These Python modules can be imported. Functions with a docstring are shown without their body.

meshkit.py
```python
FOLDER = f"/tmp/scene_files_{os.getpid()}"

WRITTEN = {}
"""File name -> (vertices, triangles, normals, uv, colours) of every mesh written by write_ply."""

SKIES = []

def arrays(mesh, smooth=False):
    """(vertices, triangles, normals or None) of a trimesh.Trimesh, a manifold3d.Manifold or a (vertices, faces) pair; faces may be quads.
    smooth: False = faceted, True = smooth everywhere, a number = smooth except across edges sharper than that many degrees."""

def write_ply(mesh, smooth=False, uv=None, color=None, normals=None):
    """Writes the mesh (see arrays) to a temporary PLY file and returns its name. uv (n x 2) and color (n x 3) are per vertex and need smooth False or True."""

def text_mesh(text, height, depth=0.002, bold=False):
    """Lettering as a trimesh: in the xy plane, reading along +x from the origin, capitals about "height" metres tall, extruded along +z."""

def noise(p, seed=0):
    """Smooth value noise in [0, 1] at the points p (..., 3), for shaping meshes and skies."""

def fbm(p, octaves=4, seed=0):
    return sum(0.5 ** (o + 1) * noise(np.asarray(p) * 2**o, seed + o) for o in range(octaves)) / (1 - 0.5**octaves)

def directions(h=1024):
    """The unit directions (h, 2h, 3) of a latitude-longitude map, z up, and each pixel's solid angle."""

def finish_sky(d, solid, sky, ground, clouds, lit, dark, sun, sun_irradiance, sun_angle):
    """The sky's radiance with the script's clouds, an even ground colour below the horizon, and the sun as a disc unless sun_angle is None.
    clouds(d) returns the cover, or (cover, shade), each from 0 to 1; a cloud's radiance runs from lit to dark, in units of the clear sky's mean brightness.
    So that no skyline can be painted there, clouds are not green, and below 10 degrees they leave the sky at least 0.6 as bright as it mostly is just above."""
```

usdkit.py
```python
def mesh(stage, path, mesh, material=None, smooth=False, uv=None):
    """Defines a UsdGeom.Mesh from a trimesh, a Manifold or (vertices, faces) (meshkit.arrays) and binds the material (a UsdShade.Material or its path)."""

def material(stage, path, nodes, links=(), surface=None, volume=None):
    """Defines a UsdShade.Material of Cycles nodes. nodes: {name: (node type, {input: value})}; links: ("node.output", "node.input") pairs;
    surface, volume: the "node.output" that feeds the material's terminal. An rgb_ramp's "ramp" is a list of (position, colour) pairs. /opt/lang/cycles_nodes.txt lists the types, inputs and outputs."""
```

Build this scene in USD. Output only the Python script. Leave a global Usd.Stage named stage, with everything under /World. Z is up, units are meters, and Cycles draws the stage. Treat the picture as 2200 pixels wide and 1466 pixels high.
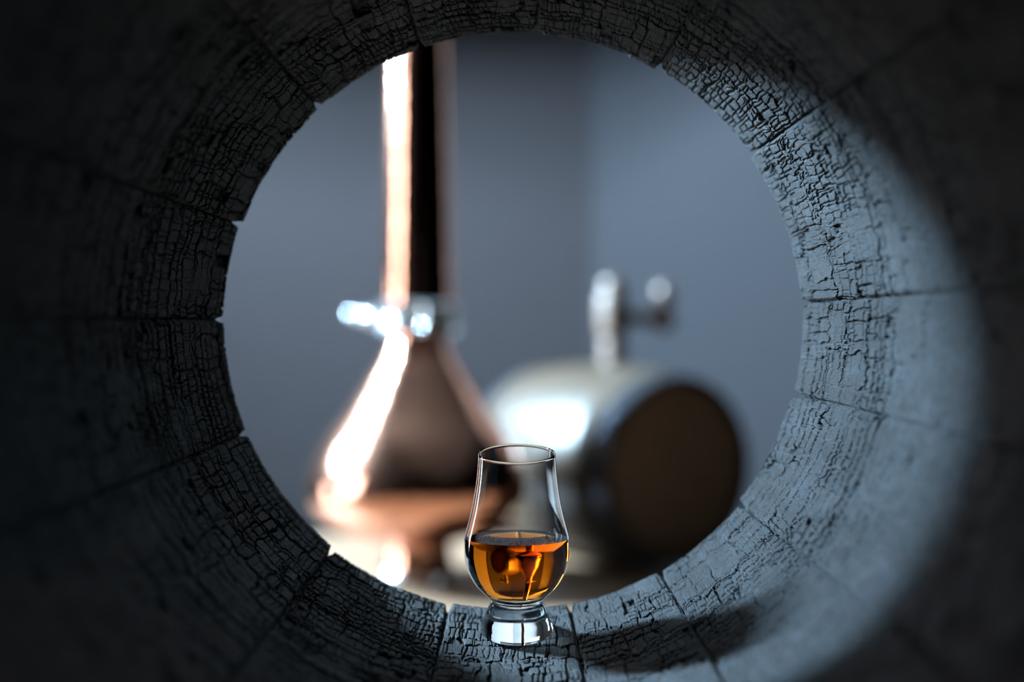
import math
import numpy as np, trimesh, manifold3d as m3, usdkit, meshkit
from shapely.geometry import Polygon, Point, box as sbox
from scipy.interpolate import PchipInterpolator
from pxr import Usd, UsdGeom, UsdLux, UsdShade, Gf, Sdf

stage = Usd.Stage.CreateInMemory()
UsdGeom.SetStageUpAxis(stage, 'Z')
UsdGeom.SetStageMetersPerUnit(stage, 1.0)
UsdGeom.Xform.Define(stage, '/World')
UsdGeom.Scope.Define(stage, '/World/Looks')

# ------------------------------------------------------------------ camera, light, exposure
TABLE = 0.80                       # table top above the floor
AX = TABLE + 0.382                 # height of the big barrel's axis; its far mouth is the plane y = 0
FPX = 50 / 36 * 2200
CAM_Y = -0.9235
cam = UsdGeom.Camera.Define(stage, '/World/camera')
cam.AddTranslateOp().Set(Gf.Vec3d(-0.001, CAM_Y, AX))
cam.AddRotateXYZOp().Set(Gf.Vec3f(90 - math.degrees(math.atan(40 / FPX)), 0, 0))
cam.CreateFocalLengthAttr(50.0)
cam.CreateHorizontalApertureAttr(36.0)
cam.CreateFStopAttr(2.0)
cam.CreateFocusDistanceAttr(0.858)
cam.CreateClippingRangeAttr(Gf.Vec2f(0.02, 100))
cam.CreateExposureAttr(0.0)

WX = -2.0                          # inner face of the wall with the windows
WIN = {1: dict(y=(0.25, 0.75), z=(AX - 0.45, AX + 0.85), power=25.0, color=(0.80, 0.90, 1.0)),  # out of view, placed for the highlight down the copper neck
       2: dict(y=(1.34, 1.64), z=(AX + 0.76, AX + 1.66), power=3500.0, color=(0.50, 0.765, 1.0)),  # main light, out of view, placed to light barrel, glass and pot
       3: dict(y=(1.36, 1.62), z=(AX - 0.66, AX + 0.16), power=34.0, color=(0.70, 0.86, 1.0))}  # out of view, placed for the bright strip on the glass edge
for n_, w in WIN.items():          # light standing in the three openings, all out of view
    L = UsdLux.RectLight.Define(stage, f'/World/unseen_daylight_{n_}')
    L.CreateWidthAttr(w['z'][1] - w['z'][0])
    L.CreateHeightAttr(w['y'][1] - w['y'][0])
    L.CreateIntensityAttr(w['power'])
    L.CreateColorAttr(Gf.Vec3f(*w['color']))
    L.AddTranslateOp().Set(Gf.Vec3d(WX - 0.16, sum(w['y']) / 2, sum(w['z']) / 2))
    L.AddRotateYOp().Set(-90.0)

# ------------------------------------------------------------------ helpers
used = {}
def numbered(parent, name):
    k = used.setdefault((parent, name), 0); used[(parent, name)] += 1
    return name if k == 0 else f'{name}_{k:03d}'
def tag(p, label=None, cat=None, group=None, kind=None):
    for k, v in (('label', label), ('category', cat), ('group', group), ('kind', kind)):
        if v: p.SetCustomDataByKey(k, v)
    return p
def thing(name, label, cat, loc=(0, 0, 0), rot=(0, 0, 0), group=None, kind=None):
    x = UsdGeom.Xform.Define(stage, '/World/' + numbered('/World', name))
    x.AddTranslateOp().Set(Gf.Vec3d(*map(float, loc)))
    if any(rot): x.AddRotateXYZOp().Set(Gf.Vec3f(*map(float, rot)))
    return tag(x.GetPrim(), label, cat, group, kind)
def obj(name, mesh, mat, parent=None, smooth=30, uv=None, label=None):
    base = str(parent.GetPath()) if parent is not None else '/World'
    p = usdkit.mesh(stage, f'{base}/{numbered(base, name)}', mesh, mat, smooth=smooth, uv=uv).GetPrim()
    if label: p.SetCustomDataByKey('label', label)
    return p
def box(x0, x1, y0, y1, z0, z1, r=0.0):
    if r <= 0:
        b = trimesh.creation.box([x1 - x0, y1 - y0, z1 - z0]); b.apply_translation([(x0 + x1) / 2, (y0 + y1) / 2, (z0 + z1) / 2]); return b
    s = m3.Manifold.sphere(r, 12)
    return m3.Manifold.batch_hull([s.translate([x, y, z]) for x in (x0 + r, x1 - r) for y in (y0 + r, y1 - r) for z in (z0 + r, z1 - r)])
def tri(m):
    if hasattr(m, 'to_mesh'):
        q = m.to_mesh(); return trimesh.Trimesh(q.vert_properties[:, :3], q.tri_verts, process=False)
    return m
def joined(*ms): return trimesh.util.concatenate([tri(m) for m in ms])
def lathe(profile, n=96):
    """profile: (r, z) from bottom to top, revolved about z; closed at the ends where r = 0."""
    p = np.asarray(profile, float); a = np.linspace(0, 2 * np.pi, n, endpoint=False); k = len(p)
    v = np.stack([p[None, :, 0] * np.cos(a)[:, None], p[None, :, 0] * np.sin(a)[:, None], np.broadcast_to(p[None, :, 1], (n, k))], -1).reshape(-1, 3)
    i, j = np.meshgrid(np.arange(n), np.arange(k - 1), indexing='ij'); i2 = (i + 1) % n
    q = np.stack([i * k + j, i2 * k + j, i2 * k + j + 1, i * k + j + 1], -1).reshape(-1, 4)
    f = np.vstack([q[:, [0, 1, 2]], q[:, [0, 2, 3]]])
    m = trimesh.Trimesh(v, f, process=False); m.merge_vertices(); m.update_faces(m.nondegenerate_faces()); return m
def dense(points, n, closed=False):
    """a smooth curve of n points through the given (r, z) points."""
    p = np.asarray(points, float); s = np.r_[0, np.cumsum(np.linalg.norm(np.diff(p, axis=0), axis=1))]
    t = np.linspace(0, s[-1], n); return np.stack([PchipInterpolator(s, p[:, k])(t) for k in range(2)], 1)
def turn(m, axis, deg, at=(0, 0, 0)):
    m = tri(m); m.apply_transform(trimesh.transformations.rotation_matrix(math.radians(deg), axis, at)); return m
def move(m, x, y, z): m = tri(m); m.apply_translation([x, y, z]); return m
def tube(a, b, r, n=20):
    return trimesh.creation.cylinder(r, segment=[a, b], sections=n)

# ------------------------------------------------------------------ materials
def mat(name, nodes, links, surface='p.BSDF', volume=None):
    return usdkit.material(stage, '/World/Looks/' + name, nodes, links, surface, volume)
def plain(name, color, rough=0.5, metal=0.0, spec=0.5, var=0.12, scale=(6, 6, 6), nscale=3.0, bump=0.0, **kw):
    nodes = {'tc': ('texture_coordinate', {}), 'mp': ('mapping', {'scale': scale}), 'n': ('noise_texture', {'scale': nscale, 'detail': 5.0, 'roughness': 0.6}),
             'r': ('rgb_ramp', {'ramp': [(0.25, tuple(c * (1 - var) for c in color)), (0.75, tuple(min(1, c * (1 + var)) for c in color))]}),
             'p': ('principled_bsdf', {'roughness': rough, 'metallic': metal, 'specular_ior_level': spec, **kw})}
    links = [('tc.object', 'mp.vector'), ('mp.vector', 'n.vector'), ('n.fac', 'r.fac'), ('r.color', 'p.base_color')]
    if bump:
        nodes['b'] = ('bump', {'strength': 1.0, 'distance': bump}); links += [('n.fac', 'b.height'), ('b.normal', 'p.normal')]
    return mat(name, nodes, links)

# charred oak: matt black char with a fine fibrous grain along the stave (UV in metres: around, along)
CHAR = mat('charred_oak', {
    'tc': ('texture_coordinate', {}),
    'mf': ('mapping', {'scale': (1700, 240, 1)}), 'nf': ('noise_texture', {'scale': 1.0, 'detail': 4.0, 'roughness': 0.65}),
    'mg': ('mapping', {'scale': (160, 60, 1)}), 'ng': ('noise_texture', {'scale': 1.0, 'detail': 5.0, 'roughness': 0.6}),
    'ms': ('mapping', {'scale': (40, 9, 1)}), 'ns': ('noise_texture', {'scale': 1.0, 'detail': 4.0, 'roughness': 0.55}),
    'av': ('math', {'math_type': 'add'}), 'cr': ('rgb_ramp', {'ramp': [(0.36, (0.0032, 0.0038, 0.0044)), (0.5, (0.0112, 0.0128, 0.0147)), (0.66, (0.0315, 0.0355, 0.0405))]}), 'hf': ('math', {'math_type': 'multiply', 'value2': 0.5}),
    'rr': ('map_range', {'from_min': 0.3, 'from_max': 0.75, 'to_min': 0.44, 'to_max': 0.68}),
    'b1': ('bump', {'strength': 1.0, 'distance': 0.0018}),
    'fr': ('rgb_ramp', {'ramp': [(0.36, (0.25, 0.25, 0.25)), (0.66, (1.0, 1.0, 1.0))]}), 'mx': ('mix', {'mix_type': 'multiply', 'fac': 0.8}), 'b2': ('bump', {'strength': 0.8, 'distance': 0.0012}),
    'p': ('principled_bsdf', {'specular_ior_level': 0.075})},
    [('tc.UV', 'mf.vector'), ('mf.vector', 'nf.vector'), ('tc.UV', 'mg.vector'), ('mg.vector', 'ng.vector'), ('tc.UV', 'ms.vector'), ('ms.vector', 'ns.vector'),
     ('ns.fac', 'av.value1'), ('ng.fac', 'av.value2'), ('av.value', 'hf.value1'), ('hf.value', 'cr.fac'), ('nf.fac', 'fr.fac'), ('cr.color', 'mx.color1'), ('fr.color', 'mx.color2'), ('mx.color', 'p.base_color'), ('ng.fac', 'rr.value'), ('rr.result', 'p.roughness'),
     ('nf.fac', 'b1.height'), ('ng.fac', 'b2.height'), ('b1.normal', 'b2.normal'), ('b2.normal', 'p.normal')])
def copper(name, rough, color=(0.78, 0.36, 0.235)):
    return mat(name, {'tc': ('texture_coordinate', {}), 'v': ('voronoi_texture', {'scale': 70.0, 'feature': 'smooth_f1', 'smoothness': 0.6}),
        'n': ('noise_texture', {'scale': 9.0, 'detail': 4.0}), 'r': ('rgb_ramp', {'ramp': [(0.3, tuple(c * 0.78 for c in color)), (0.7, color)]}),
        'b': ('bump', {'strength': 0.14, 'distance': 0.003}), 'p': ('principled_bsdf', {'metallic': 1.0, 'roughness': rough})},
        [('tc.object', 'v.vector'), ('tc.object', 'n.vector'), ('n.fac', 'r.fac'), ('r.color', 'p.base_color'), ('v.distance', 'b.height'), ('b.normal', 'p.normal')])
COPPER = copper('hammered_copper', 0.15)
PIPE = copper('drawn_copper', 0.13)
CHROME = plain('polished_steel', (0.45, 0.48, 0.50), 0.22, 1.0, var=0.05)
STEEL = plain('blued_hoop_steel', (0.045, 0.05, 0.062), 0.36, 0.85, var=0.25, scale=(20, 20, 20))
BRASS = plain('dull_brass', (0.027, 0.018, 0.011), 0.8, 0.0, spec=0.12, var=0.12)
def wood(name, a, b, rough, scale=(3, 30, 30), bump=0.0006, spec=0.5, coat=0.0):
    return mat(name, {'tc': ('texture_coordinate', {}), 'mp': ('mapping', {'scale': scale}), 'n': ('noise_texture', {'scale': 1.5, 'detail': 7.0, 'roughness': 0.65, 'distortion': 0.6}),
        'r': ('rgb_ramp', {'ramp': [(0.25, a), (0.75, b)]}), 'b': ('bump', {'strength': 0.6, 'distance': bump}),
        'p': ('principled_bsdf', {'roughness': rough, 'specular_ior_level': spec, 'coat_weight': coat, 'coat_roughness': 0.25})},
        [('tc.object', 'mp.vector'), ('mp.vector', 'n.vector'), ('n.fac', 'r.fac'), ('r.color', 'p.base_color'), ('n.fac', 'b.height'), ('b.normal', 'p.normal')])
CASK = wood('varnished_cask_oak', (0.022, 0.0145, 0.009), (0.044, 0.029, 0.018), 0.40, (40, 40, 4), spec=0.32)
HEAD = wood('dark_head_oak', (0.095, 0.054, 0.034), (0.155, 0.092, 0.057), 0.6, (30, 4, 30))
TAP = wood('pale_tap_beech', (0.048, 0.025, 0.0135), (0.078, 0.043, 0.024), 0.5, (30, 30, 6))
TABLE_OAK = wood('table_oak', (0.105, 0.060, 0.034), (0.170, 0.103, 0.062), 0.45, (30, 3, 30))
OUTER = wood('barrel_outer_oak', (0.10, 0.065, 0.04), (0.2, 0.135, 0.085), 0.6, (30, 3, 30))
WALL = plain('grey_plaster', (0.092, 0.080, 0.074), 0.85, var=0.06, spec=0.2, bump=0.002)  # unseen room walls, lighter than the boards to brighten the whisky
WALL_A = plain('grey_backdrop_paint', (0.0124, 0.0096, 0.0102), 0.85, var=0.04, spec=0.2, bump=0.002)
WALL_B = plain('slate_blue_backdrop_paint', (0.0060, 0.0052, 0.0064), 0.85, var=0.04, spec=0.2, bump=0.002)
FLOOR = plain('dark_stone', (0.05, 0.05, 0.052), 0.7, var=0.3, bump=0.003)
CEIL = plain('dark_ceiling_boards', (0.04, 0.037, 0.034), 0.8, var=0.2)
FRAME = plain('window_frame_paint', (0.55, 0.56, 0.57), 0.5, var=0.05)
GLASS = mat('clear_crystal', {'g': ('principled_bsdf', {'base_color': (1, 1, 1), 'roughness': 0.0, 'ior': 1.5, 'transmission_weight': 1.0})}, [], 'g.BSDF')
WHISKY = mat('amber_whisky', {'g': ('principled_bsdf', {'base_color': (1, 1, 1), 'roughness': 0.0, 'ior': 1.36, 'transmission_weight': 1.0}),
    'v': ('absorption_volume', {'color': (0.999, 0.690, 0.02), 'density': 95.0})}, [], 'g.BSDF', 'v.volume')
FILM = mat('bubble_film', {'t': ('transparent_bsdf', {'color': (1, 1, 1)}), 'g': ('glossy_bsdf', {'color': (1, 1, 1), 'roughness': 0.02}), 'f': ('fresnel', {'IOR': 1.34}),
    'm': ('mix_closure', {})}, [('f.fac', 'm.fac'), ('t.BSDF', 'm.closure1'), ('g.BSDF', 'm.closure2')], 'm.closure')

# ------------------------------------------------------------------ the room
YB = 2.8                                           # back wall
XC = 167 / FPX * (YB - CAM_Y)                      # corner of the two walls
CEIL_Z = 3.35
def struct(name, mesh, m, parent=None, label=None):
    p = obj(name, mesh, m, parent); tag(p, label, None, None, None if parent is not None else 'structure'); return p
struct('floor', box(-2.3, 2.6, -2.2, YB + 0.2, -0.1, 0), FLOOR, label='dark stone floor under the table')
struct('ceiling', box(-2.3, 2.6, -2.2, YB + 0.2, CEIL_Z, CEIL_Z + 0.1), CEIL, label='dark boarded ceiling above the still')
a = math.radians(32); Lr = 1.40
ux, uy = math.cos(a), -math.sin(a)                 # along the right wall, towards the viewer
struct('wall_back', box(WX - 0.15, XC + .01, YB + .032, YB + 0.182, 0, CEIL_Z), WALL, label='unseen grey plaster wall behind the backdrop boards, toned to brighten the whisky')
def slab(p0, p1, th, h):                            # an upright board from p0 to p1, its face on that line, going back by th
    (x0, y0), (x1, y1) = p0, p1; l = math.hypot(x1 - x0, y1 - y0); nx, ny = -(y1 - y0) / l * th, (x1 - x0) / l * th
    return trimesh.creation.extrude_polygon(Polygon([(x0, y0), (x1, y1), (x1 + nx, y1 + ny), (x0 + nx, y0 + ny)]), h, engine='earcut')
struct('wall_right', slab((XC + .032 * .53, YB + .032 * .85), (XC + .032 * .53 + Lr * ux, YB + .032 * .85 + Lr * uy), .15, CEIL_Z), WALL, label='unseen grey plaster wall slanting away on the right, toned to brighten the whisky')  # out of view; tone and length set for the light it sends back
HB = AX + 0.90                                      # the two painted boards that stand behind the still and the cask
bd = thing('backdrop_board', 'tall matt grey backdrop board standing behind the copper still', 'backdrop')
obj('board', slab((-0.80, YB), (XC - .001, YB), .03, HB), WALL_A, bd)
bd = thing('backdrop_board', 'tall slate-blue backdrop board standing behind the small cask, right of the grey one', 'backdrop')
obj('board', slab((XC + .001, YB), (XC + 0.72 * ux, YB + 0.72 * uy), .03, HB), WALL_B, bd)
struct('added_beam_1', box(-1.25, XC - .02, YB - .50, YB - .004, AX + .775, AX + 1.0, .012), WALL, label='added beam out of view, shading the top of the grey backdrop board')  # added out of view, only to shade the top of the backdrop
op = [sbox(w['y'][0], w['z'][0], w['y'][1], w['z'][1]) for w in WIN.values()]
face = sbox(-2.0, 0, YB, CEIL_Z)
for o in op: face = face.difference(o)
wl = trimesh.creation.extrude_polygon(face, 0.15, engine='earcut')
v = wl.vertices.copy(); wl.vertices = np.stack([WX - 0.15 + v[:, 2], v[:, 0], v[:, 1]], 1)
struct('wall_left', wl, WALL, label='unseen grey plaster wall on the left with three windows placed for the light')
for n_, w in WIN.items():
    (y0, y1), (z0, z1) = w['y'], w['z']
    t = thing(f'window_{n_}', {1: 'unseen wide tall opening in the left wall, placed for the highlight on the copper neck', 2: 'unseen tall high opening in the left wall, placed to light the barrel and the still', 3: 'unseen low narrow opening under the high one, placed for the bright strip on the glass'}[n_], None, kind='structure')
    b = 0.025
    obj('window_frame', joined(box(WX - .11, WX - .06, y0, y0 + b, z0, z1), box(WX - .11, WX - .06, y1 - b, y1, z0, z1), box(WX - .11, WX - .06, y0 + b, y1 - b, z0, z0 + b), box(WX - .11, WX - .06, y0 + b, y1 - b, z1 - b, z1)), FRAME, t)
    obj('glazing_bar', box(WX - .10, WX - .07, y0 + b, y1 - b, (z0 + z1) / 2 - .01, (z0 + z1) / 2 + .01), FRAME, t)

# ------------------------------------------------------------------ the table
t = thing('oak_table', 'long oak plank table carrying the still and the small cask', 'table', (0, 0, 0))
xs = np.linspace(-0.75, 0.75, 9)
TY0, TY1 = -0.95, 1.62
for k in range(8):
    obj('plank', box(xs[k] + .0012, xs[k + 1] - .0012, TY0, TY1, TABLE - 0.04, TABLE, 0.003), TABLE_OAK, t)
obj('apron', joined(box(-.68, .68, TY0 + .06, TY0 + .085, TABLE - .13, TABLE - .041), box(-.68, .68, TY1 - .085, TY1 - .06, TABLE - .13, TABLE - .041),
    box(-.68, -.655, TY0 + .09, TY1 - .09, TABLE - .13, TABLE - .041), box(.655, .68, TY0 + .09, TY1 - .09, TABLE - .13, TABLE - .041)), TABLE_OAK, t)
for x in (-.62, .62):
    for y in (TY0 + .12, TY1 - .12):
        obj('leg', box(x - .034, x + .034, y - .034, y + .034, 0, TABLE - .041, .004), TABLE_OAK, t)

# ------------------------------------------------------------------ the big charred barrel
R0, BULGE, LEN, THICK = 0.186, 0.028, 0.62, 0.026
KQ = BULGE / (LEN / 2) ** 2
def rad(t): return R0 + BULGE - KQ * (LEN / 2 - t) ** 2
JOINTS = [85.6, 60.3, 35.2, 4.0, -14.2, -38.7, -59.7, -78.8, -102.8, -128.5, -157.5, -180.5, -199.8, -227.9, -251.5, -274.4]

def masonry(a, b, seed, row, cell, jit=0.45):
    """irregular blocks: distances to the nearest crack across (in b) and along (in a), and a random number per block."""
    rng = np.random.default_rng(seed)
    lo, hi = b.min() - row * 2, b.max() + row * 2
    rows = lo + np.cumsum(rng.uniform(1 - jit, 1 + jit, int((hi - lo) / row / (1 - jit)) + 4) * row)
    i = np.clip(np.searchsorted(rows, b), 1, len(rows) - 1)
    db = np.minimum(b - rows[i - 1], rows[i] - b)
    alo, ahi = a.min() - cell * 3, a.max() + cell * 3
    n = int((ahi - alo) / cell / 0.62) + 8
    cuts = alo + np.cumsum(rng.uniform(0.35, 1.65, (len(rows) + 1, n)) * cell, axis=1)
    big = 10.0
    flat = (cuts + np.arange(len(rows) + 1)[:, None] * big).ravel()
    k = np.clip(np.searchsorted(flat, a + i * big), 1, len(flat) - 1)
    da = np.minimum(np.abs(a + i * big - flat[k - 1]), np.abs(flat[k] - a - i * big))
    hsh = rng.random(len(flat) + 1)[k]
    return da, db, hsh

def char_relief(s, t, seed, fine):
    """depth (m, positive = away from the axis) of the alligatored char at s (around) and t (along)."""
    P = lambda fs, ft: np.stack([s * fs, t * ft, np.full_like(s, seed * 7.31)], -1)
    wa = (meshkit.fbm(P(170, 60), 3, seed) - .5); wb = (meshkit.fbm(P(120, 50), 3, seed + 50) - .5)
    wa2 = (meshkit.noise(P(700, 300), seed + 7) - .5); wb2 = (meshkit.noise(P(700, 300), seed + 9) - .5)
    a = s + wa * .005 + wa2 * .0007; b = t + wb * .012 + wb2 * .0016
    rng = np.random.default_rng(seed + 1000)
    sc = rng.uniform(0.85, 1.25)
    strong = np.clip(meshkit.fbm(P(45, 22), 3, seed + 3) * 2.4 - .55, 0.12, 1)
    da, db, h = masonry(a, b, seed, .0105 * sc, .0042 * sc)
    w = .00024 + .00016 * strong
    crack = np.maximum(np.exp(-(da / w) ** 2) * .85, np.exp(-(db / (w * 2.0)) ** 2))
    pillow = np.exp(-np.minimum(da, db * .5) / .0007)
    d = strong * (.0017 * crack + .00016 * pillow) + (h - .5) * .00018 * strong
    pit = np.clip((h - .972) * 200, 0, 1) * np.clip(np.minimum(da, db) / .0005, 0, 1) * np.clip(strong * 1.6 - .4, 0, 1)
    d += pit * .0018
    da2, db2, h2 = masonry(a + wa * .004, b + wb * .012, seed + 77, .034, .0135)
    w2 = .00042
    d += .0024 * np.maximum(np.exp(-(da2 / w2) ** 2), np.exp(-(db2 / (w2 * 1.8)) ** 2)) * np.clip(meshkit.noise(P(60, 30), seed + 21) * 2 - .35, 0, 1) + (h2 - .5) * .0004
    d += (meshkit.fbm(P(24, 12), 3, seed + 31) - .5) * .0022
    da3, db3, h3 = masonry(a, b, seed + 200, .017, .0062)
    d += np.clip((h3 - .988) * 400, 0, 1) * np.clip(np.minimum(da3, db3 * .6) / .0009, 0, 1) * (.0008 + .0026 * meshkit.noise(P(420, 200), seed + 63))
    if fine: d += (meshkit.fbm(P(1500, 420), 2, seed + 41) - .5) * .00030
    return d

barrel = thing('charred_barrel', 'large open-ended oak barrel lying on its side, charred black inside, framing the view', 'barrel', (0, 0, AX))
def stave_grid(q, ts, ds, fine):
    """the charred face of stave q on a grid, rows from one joint to the other, columns along ts."""
    A1, A0 = math.radians(JOINTS[q]), math.radians(JOINTS[q + 1])
    off = np.random.default_rng(500 + q).uniform(-.0010, .0012)          # each stave stands a little proud or back
    n = int((A1 - A0) * R0 / ds)
    th, t = np.meshgrid(np.linspace(A0, A1, n), ts, indexing='ij')
    s = (th - A0) * R0
    edge = np.minimum(s, (A1 - A0) * R0 - s)          # distance to the joint
    dep = char_relief(s + q * .37, t, 11 + q * 13, fine) * (1 - .6 * np.exp(-t / .005)) * (1 - .3 * np.clip((t - .13) / .06, 0, 1))
    dep += .0022 * np.exp(-(edge / .0010) ** 2) + .0005 * np.exp(-edge / .004)
    mouth = np.exp(-(t / .0022) ** 1.5)               # worn edge at the mouth, notched at the joints
    dep += mouth * (.0010 + .0014 * meshkit.fbm(np.stack([s * 160 + q * 9, s * 0, s * 0], -1), 3, q)) + .0046 * np.exp(-(edge / .0017) ** 4) * np.exp(-(t / .007) ** 2)
    rr = rad(t) + off + dep
    return np.stack([rr * np.cos(th), -t, rr * np.sin(th)], -1), np.stack([s + q * .37, t], -1), th, t, A0, A1
quads = lambda g: np.stack([g[:-1, :-1], g[:-1, 1:], g[1:, 1:], g[1:, :-1]], -1).reshape(-1, 4)
def outward(ring_th, ring_t):
    ro = rad(ring_t) + THICK; return np.stack([ro * np.cos(ring_th), -ring_t, ro * np.sin(ring_th)], -1)
T1 = 0.150
t_fine = np.concatenate([[0.0], np.arange(0.0005, T1 + .0003, 0.0006)])
t_far = np.concatenate([np.arange(T1 - .0006, 0.25, 0.0012), np.arange(0.251, 0.44, 0.0024), np.linspace(0.442, LEN, 22)])
for q in range(15):
    V, F, U, count = [], [], [], 0
    for part, (ts, ds) in enumerate(((t_fine, .00038), (t_far, .0009))):
        P, uv, th, t, A0, A1 = stave_grid(q, ts, ds, part == 0)
        n, m = P.shape[:2]
        V.append(P.reshape(-1, 3)); U.append(uv.reshape(-1, 2)); F.append(quads(np.arange(n * m).reshape(n, m) + count)); count += n * m
        walls = [(P[0], outward(th[0], ts), uv[0], True), (P[-1], outward(th[-1], ts), uv[-1], False)]
        if part == 0: walls.append((P[:, 0], outward(th[:, 0], t[:, 0]), uv[:, 0], False))
        else: walls.append((P[:, -1], outward(th[:, -1], t[:, -1]), uv[:, -1], True))
        for pa, pb, uva, flip in walls:               # side and end faces, with vertices of their own
            k = len(pa); f = quads(np.stack([np.arange(k), np.arange(k) + k], 1) + count)
            V.append(np.vstack([pa, pb])); F.append(f[:, ::-1] if flip else f); U.append(np.vstack([uva, uva + [0, .02]])); count += 2 * k
    HH, TT = np.meshgrid(np.linspace(A0, A1, 8), np.linspace(0, LEN, 24), indexing='ij')
    V.append(outward(HH.ravel(), TT.ravel())); F.append(quads(np.arange(8 * 24).reshape(8, 24) + count)[:, ::-1]); U.append(np.stack([HH.ravel() * R0, TT.ravel()], -1))
    obj('stave', (np.vstack(V), np.vstack(F)), CHAR, barrel, smooth=True, uv=np.vstack(U))
for t0, t1 in ((.004, .036), (.12, .15), (LEN - .15, LEN - .12), (LEN - .036, LEN - .004)):
    o0, o1 = rad(t0) + THICK, rad(t1) + THICK
    h = lathe([(o0 + .0003, t0), (o1 + .0003, t1), (o1 + .002, t1), (o0 + .002, t0), (o0 + .0003, t0)], 120)
    obj('hoop', turn(h, [1, 0, 0], 90), STEEL, barrel, label='riveted steel hoop around the outside')
cr = thing('barrel_cradle', 'low wooden cradle of two cross bars with chocks under the charred barrel', 'cradle', (0, 0, TABLE))
for y in (-.22, -.40):
    obj('cross_bar', box(-.19, .19, y - .022, y + .022, 0, .035, .003), OUTER, cr)
    for sx in (-1, 1):
        ro = R0 + BULGE + THICK + .0028; x0, x1 = .125, .175
        zz = lambda x: .382 - math.sqrt(ro * ro - .125 ** 2) + (x - .125) * .125 / math.sqrt(ro * ro - .125 ** 2)
        c = trimesh.creation.extrude_polygon(Polygon([(sx * x0, .0352), (sx * x1, .0352), (sx * x1, zz(x1)), (sx * x0, zz(x0))]), .044, engine='earcut')
        vv = c.vertices.copy(); c.vertices = np.stack([vv[:, 0], y + .022 - vv[:, 2], vv[:, 1]], 1)
        obj('chock', c, OUTER, cr)

# ------------------------------------------------------------------ the tasting glass and the whisky
GT = 0.0440
tilt = math.degrees(math.atan(2 * KQ * (LEN / 2 - GT)))
floor_r = rad(GT) - .0004
outer = [(0, 0.0012), (.0150, .0008), (.0195, 0), (.0214, .0006), (.0225, .0026), (.0224, .0050), (.0217, .0075), (.0203, .0106), (.0188, .0145), (.0174, .0178), (.0161, .0200), (.0156, .0213), (.0158, .0222),
         (.0163, .0230), (.0175, .0244), (.0215, .0285), (.0258, .0333), (.0292, .0392), (.0315, .0448), (.0326, .0530), (.0322, .0610), (.0305, .0685), (.0288, .0750), (.0267, .0849), (.0250, .0957), (.0239, .1061), (.0235, .1142)]
inner_p = [(.02285, .1142), (.0232, .1061), (.02425, .0957), (.0259, .0849), (.02795, .0750), (.0296, .0685), (.0313, .0610), (.03175, .0530), (.0306, .0448), (.0281, .0392), (.0245, .0340), (.0197, .0303), (.0120, .0277), (.0050, .0268), (0, .0267)]
po, pi = dense(outer, 150), dense(inner_p, 110)
po[0, 0] = pi[-1, 0] = 0
lip = [(.02335, .1149), (.02315, .1152), (.02295, .1149)]
glass = lathe(np.vstack([po, lip, pi]), 128)
X0 = (1110 - 1103) * 0.876 / FPX
g = thing('whisky_glass', 'small tulip-shaped tasting glass with thick round foot standing on the charred barrel mouth', 'glass', (X0, -GT, AX - floor_r), (tilt, 0, 0))
body = m3.Manifold(m3.Mesh(np.asarray(glass.vertices, np.float32), np.asarray(glass.faces, np.uint32)))
cutz = .0222
obj('bowl', glass, GLASS, g, smooth=35)
liq_p = [(r + .00012 if r > 1e-6 else 0, z - .00012) for r, z in pi[::-1]]
liq = lathe(np.vstack([liq_p, [(0, liq_p[-1][1])]]), 128)
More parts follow.
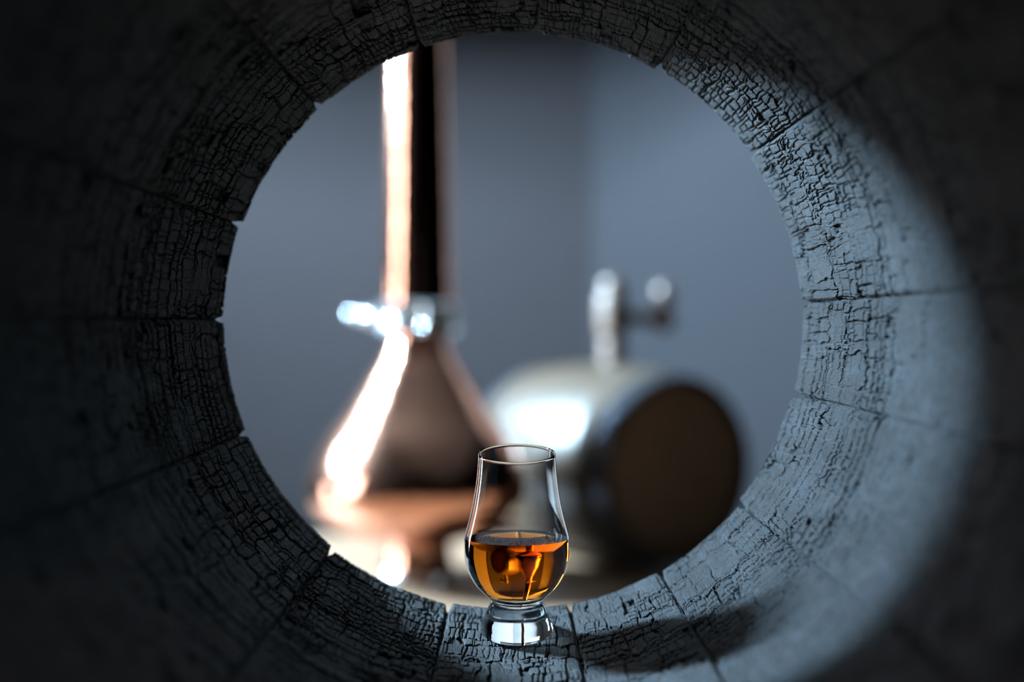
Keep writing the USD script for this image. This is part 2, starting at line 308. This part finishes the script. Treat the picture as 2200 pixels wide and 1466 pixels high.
liq = turn(liq, [1, 0, 0], tilt); liq = move(liq, X0, -GT, AX - floor_r)
LM = m3.Manifold(m3.Mesh(np.asarray(liq.vertices, np.float32), np.asarray(liq.faces, np.uint32)))
if LM.volume() < 0 or LM.is_empty():
    liq.invert(); LM = m3.Manifold(m3.Mesh(np.asarray(liq.vertices, np.float32), np.asarray(liq.faces, np.uint32)))
ct, st = math.cos(math.radians(tilt)), math.sin(math.radians(tilt))
SURF = AX - floor_r + .0616 * ct
LM = LM.trim_by_plane([0, 0, -1], -SURF)
w = thing('whisky', 'amber whisky half filling the tasting glass', 'whisky', (X0, -GT, AX - floor_r))
lm = tri(LM); lm.apply_translation([-X0, GT, -(AX - floor_r)])
obj('liquid', lm, WHISKY, w, smooth=35)
scx, scy, ssz = 0.0, -.0616 * st, SURF - (AX - floor_r)
rng = np.random.default_rng(4)
bub = [(0.0012, -.020, .0016), (-.004, -.0195, .0011), (.0095, -.016, .0012), (.0135, -.013, .0011), (.021, .004, .0030), (.0185, -.002, .0012), (-.011, -.013, .0010), (-.015, -.009, .0012), (.006, -.0205, .0009), (-.018, .001, .0013), (.0225, -.004, .0014), (-.021, -.006, .0012)]
for x, y, r in bub:
    h = trimesh.creation.icosphere(3, r); h = tri(h)
    h.apply_scale([1, 1, .8]); h.apply_translation([scx + x, scy + y, ssz + r * .25])
    obj('bubble', h, FILM, w, smooth=True)

# ------------------------------------------------------------------ the copper still
ZS = 2.1; YS = CAM_Y + ZS; mp = ZS / FPX
H = lambda ypx, z=ZS: (693 - ypx) * z / FPX + AX - TABLE           # height over the table
XS = (901 - 1103) * mp
still = thing('copper_still', 'small copper pot still with a tall straight neck clamped to a conical body', 'still', (XS, YS, TABLE))
pr = lambda pts: [(r * mp, H(y)) for y, r in pts]
obj('neck_pipe', lathe(dense(pr([(652, 74), (400, 69), (150, 63), (-120, 58), (-340, 56)]), 40) , 96), PIPE, still, smooth=60)
obj('neck_cap', lathe([(0, H(-341)), (56 * mp, H(-341)), (57 * mp, H(-352)), (40 * mp, H(-372)), (0, H(-376))]), PIPE, still)
obj('pot', lathe(dense(pr([(1164, 0.1), (1163, 70), (1150, 125), (1128, 178), (1100, 215), (1070, 234), (1040, 236), (1010, 228), (960, 204), (870, 142), (800, 97), (750, 68), (722, 60), (708, 62)]), 110), 128), COPPER, still, smooth=60)
obj('base_collar', lathe(pr([(1219, 60), (1219, 74), (1214, 76), (1200, 71), (1172, 70), (1164.5, 74)]), 96), COPPER, still)
fl = pr([(716, 66), (716, 86), (710, 91), (690, 86), (684, 84), (678, 86), (656, 91), (651, 86), (651, 77)])
obj('clamp_ring', lathe(fl, 96), CHROME, still)
zc = H(683)
bolt = joined(tube([-.105 * 1.0 + .02, -.035, zc], [-.05, -.06, zc], .006), move(trimesh.creation.icosphere(3, .013), -.066, -.052, zc), move(trimesh.creation.icosphere(3, .009), -.092, -.044, zc + .004))
obj('wing_nut', bolt, CHROME, still)
obj('clamp_hinge', joined(tube([.018, -.066, zc - .016], [.018, -.066, zc + .018], .010), move(trimesh.creation.icosphere(3, .0095), .034, -.060, zc + .012), move(trimesh.creation.icosphere(3, .009), .014, -.068, zc - .014)), CHROME, still)
obj('stand_ring', lathe(pr([(1229, 66), (1229, 80), (1224, 83), (1219.5, 80), (1219.5, 66), (1229, 66)]), 96), CHROME, still)
for k in range(4):
    an = math.radians(45 + 90 * k)
    cx, cy = 70 * mp * math.cos(an), 70 * mp * math.sin(an)
    obj('stand_leg', joined(tube([cx, cy, H(1229.5)], [cx * 1.05, cy * 1.05, .004], .0085), move(trimesh.creation.cylinder(.015, .004, sections=32), cx * 1.05, cy * 1.05, .002)), CHROME, still)

# ------------------------------------------------------------------ the small cask with its wooden tap
ZC = 2.15; LC = 0.38; RH, RB = .140, .157
hx, hy, hz = 361 * ZC / FPX, CAM_Y + ZC, 0.158
az = math.radians(33)
cask = thing('small_cask', 'small varnished oak cask lying on the table, dark head turned to the right', 'cask', (hx - math.sin(az) * LC / 2, hy + math.cos(az) * LC / 2, TABLE))
KC = (RB - RH) / (LC / 2) ** 2
crad = lambda u: RB - KC * (u - LC / 2) ** 2
def cplace(m):   # from (axis = +z, head at z = 0 looking to -z) to the cask's own frame
    m = tri(m); v = m.vertices.copy()
    u = v[:, 2] - LC / 2
    dirx, diry = -math.sin(az), math.cos(az); sx, sy = math.cos(az), math.sin(az)
    m.vertices = np.stack([u * dirx + v[:, 0] * sx, u * diry + v[:, 0] * sy, v[:, 1] + hz], 1)
    m.fix_normals(); return m
NS = 16
for k in range(NS):
    a0, a1 = 2 * np.pi * k / NS + .0035, 2 * np.pi * (k + 1) / NS - .0035
    aa, uu = np.linspace(a0, a1, 7), np.linspace(0, LC, 25)
    O = np.array([[(crad(u) * math.cos(x), crad(u) * math.sin(x), u) for u in uu] for x in aa])
    I = np.array([[((crad(u) - .012) * math.cos(x), (crad(u) - .012) * math.sin(x), u) for u in uu] for x in aa])
    n7, n25 = O.shape[:2]; gi = np.arange(n7 * n25).reshape(n7, n25); gj = gi + n7 * n25
    qd = lambda g: np.stack([g[:-1, :-1], g[:-1, 1:], g[1:, 1:], g[1:, :-1]], -1).reshape(-1, 4)
    sd = lambda e, f: np.stack([e[:-1], e[1:], f[1:], f[:-1]], -1)
    Fq = np.vstack([qd(gi)[:, ::-1], qd(gj), sd(gi[0], gj[0]), sd(gi[-1], gj[-1])[:, ::-1], sd(gi[:, 0], gj[:, 0])[:, ::-1], sd(gi[:, -1], gj[:, -1])])
    Fq = np.vstack([Fq[:, [0, 1, 2]], Fq[:, [0, 2, 3]]])
    obj('stave', cplace(trimesh.Trimesh(np.vstack([O.reshape(-1, 3), I.reshape(-1, 3)]), Fq, process=False)), CASK, cask)
disc = Point(0, 0).buffer(RH - .0125, 64)
for end in (0.012, LC - .024):
    for k in range(5):
        w0 = -RH + 2 * RH * k / 5
        pl = disc.intersection(sbox(w0 + .0006, -RH, w0 + 2 * RH / 5 - .0006, RH))
        obj('head_board', cplace(move(trimesh.creation.extrude_polygon(pl, .012, engine='earcut'), 0, 0, end)), HEAD, cask)
for u0, u1 in ((.004, .030), (.034, .074), (LC - .074, LC - .034), (LC - .030, LC - .004)):
    obj('hoop', cplace(lathe([(crad(u0) + .0002, u0), (crad(u1) + .0002, u1), (crad(u1) + .002, u1), (crad(u0) + .002, u0), (crad(u0) + .0002, u0)], 96)), STEEL if min(u0, LC - u1) < .01 else BRASS, cask, label='blued steel end hoop' if min(u0, LC - u1) < .01 else 'wide dull brass hoop')
zt = 2.15 + .839 * LC / 2; mt = zt / FPX
bx, by = hx - math.sin(az) * LC / 2 + .012, hy + math.cos(az) * LC / 2
tb = H(782, zt)
tap = thing('wooden_tap', 'turned pale wooden tap standing upright in the top of the small cask', 'tap', (bx, by, TABLE + 2 * 0 + hz + RB - .002))
hh = lambda y: (782 - y) * mt
obj('tap_body', lathe(dense([(.0002, 0), (.0195, 0.0005), (.0200, hh(745)), (.0190, hh(725)), (.0225, hh(715)), (.0245, hh(690)), (.0255, hh(660)), (.0235, hh(632)), (.0175, hh(622)), (.0195, hh(612)), (.015, hh(598)), (.0002, hh(594))], 80), 48), TAP, tap, smooth=50)
arm = turn(lathe(dense([(.0002, .018), (.013, .019), (.0105, .035), (.0125, .055), (.012, .075), (.0145, .082)], 40), 40), [0, 1, 0], 90)
obj('tap_arm', move(arm, 0, 0, hh(682)), TAP, tap, smooth=50)
obj('tap_key', move(lathe(dense([(.0002, hh(712)), (.012, hh(709)), (.0165, hh(696)), (.0165, hh(672)), (.012, hh(660)), (.0145, hh(645)), (.0150, hh(628)), (.011, hh(612)), (.0002, hh(606))], 60), 40), .083, 0, 0), TAP, tap, smooth=50)
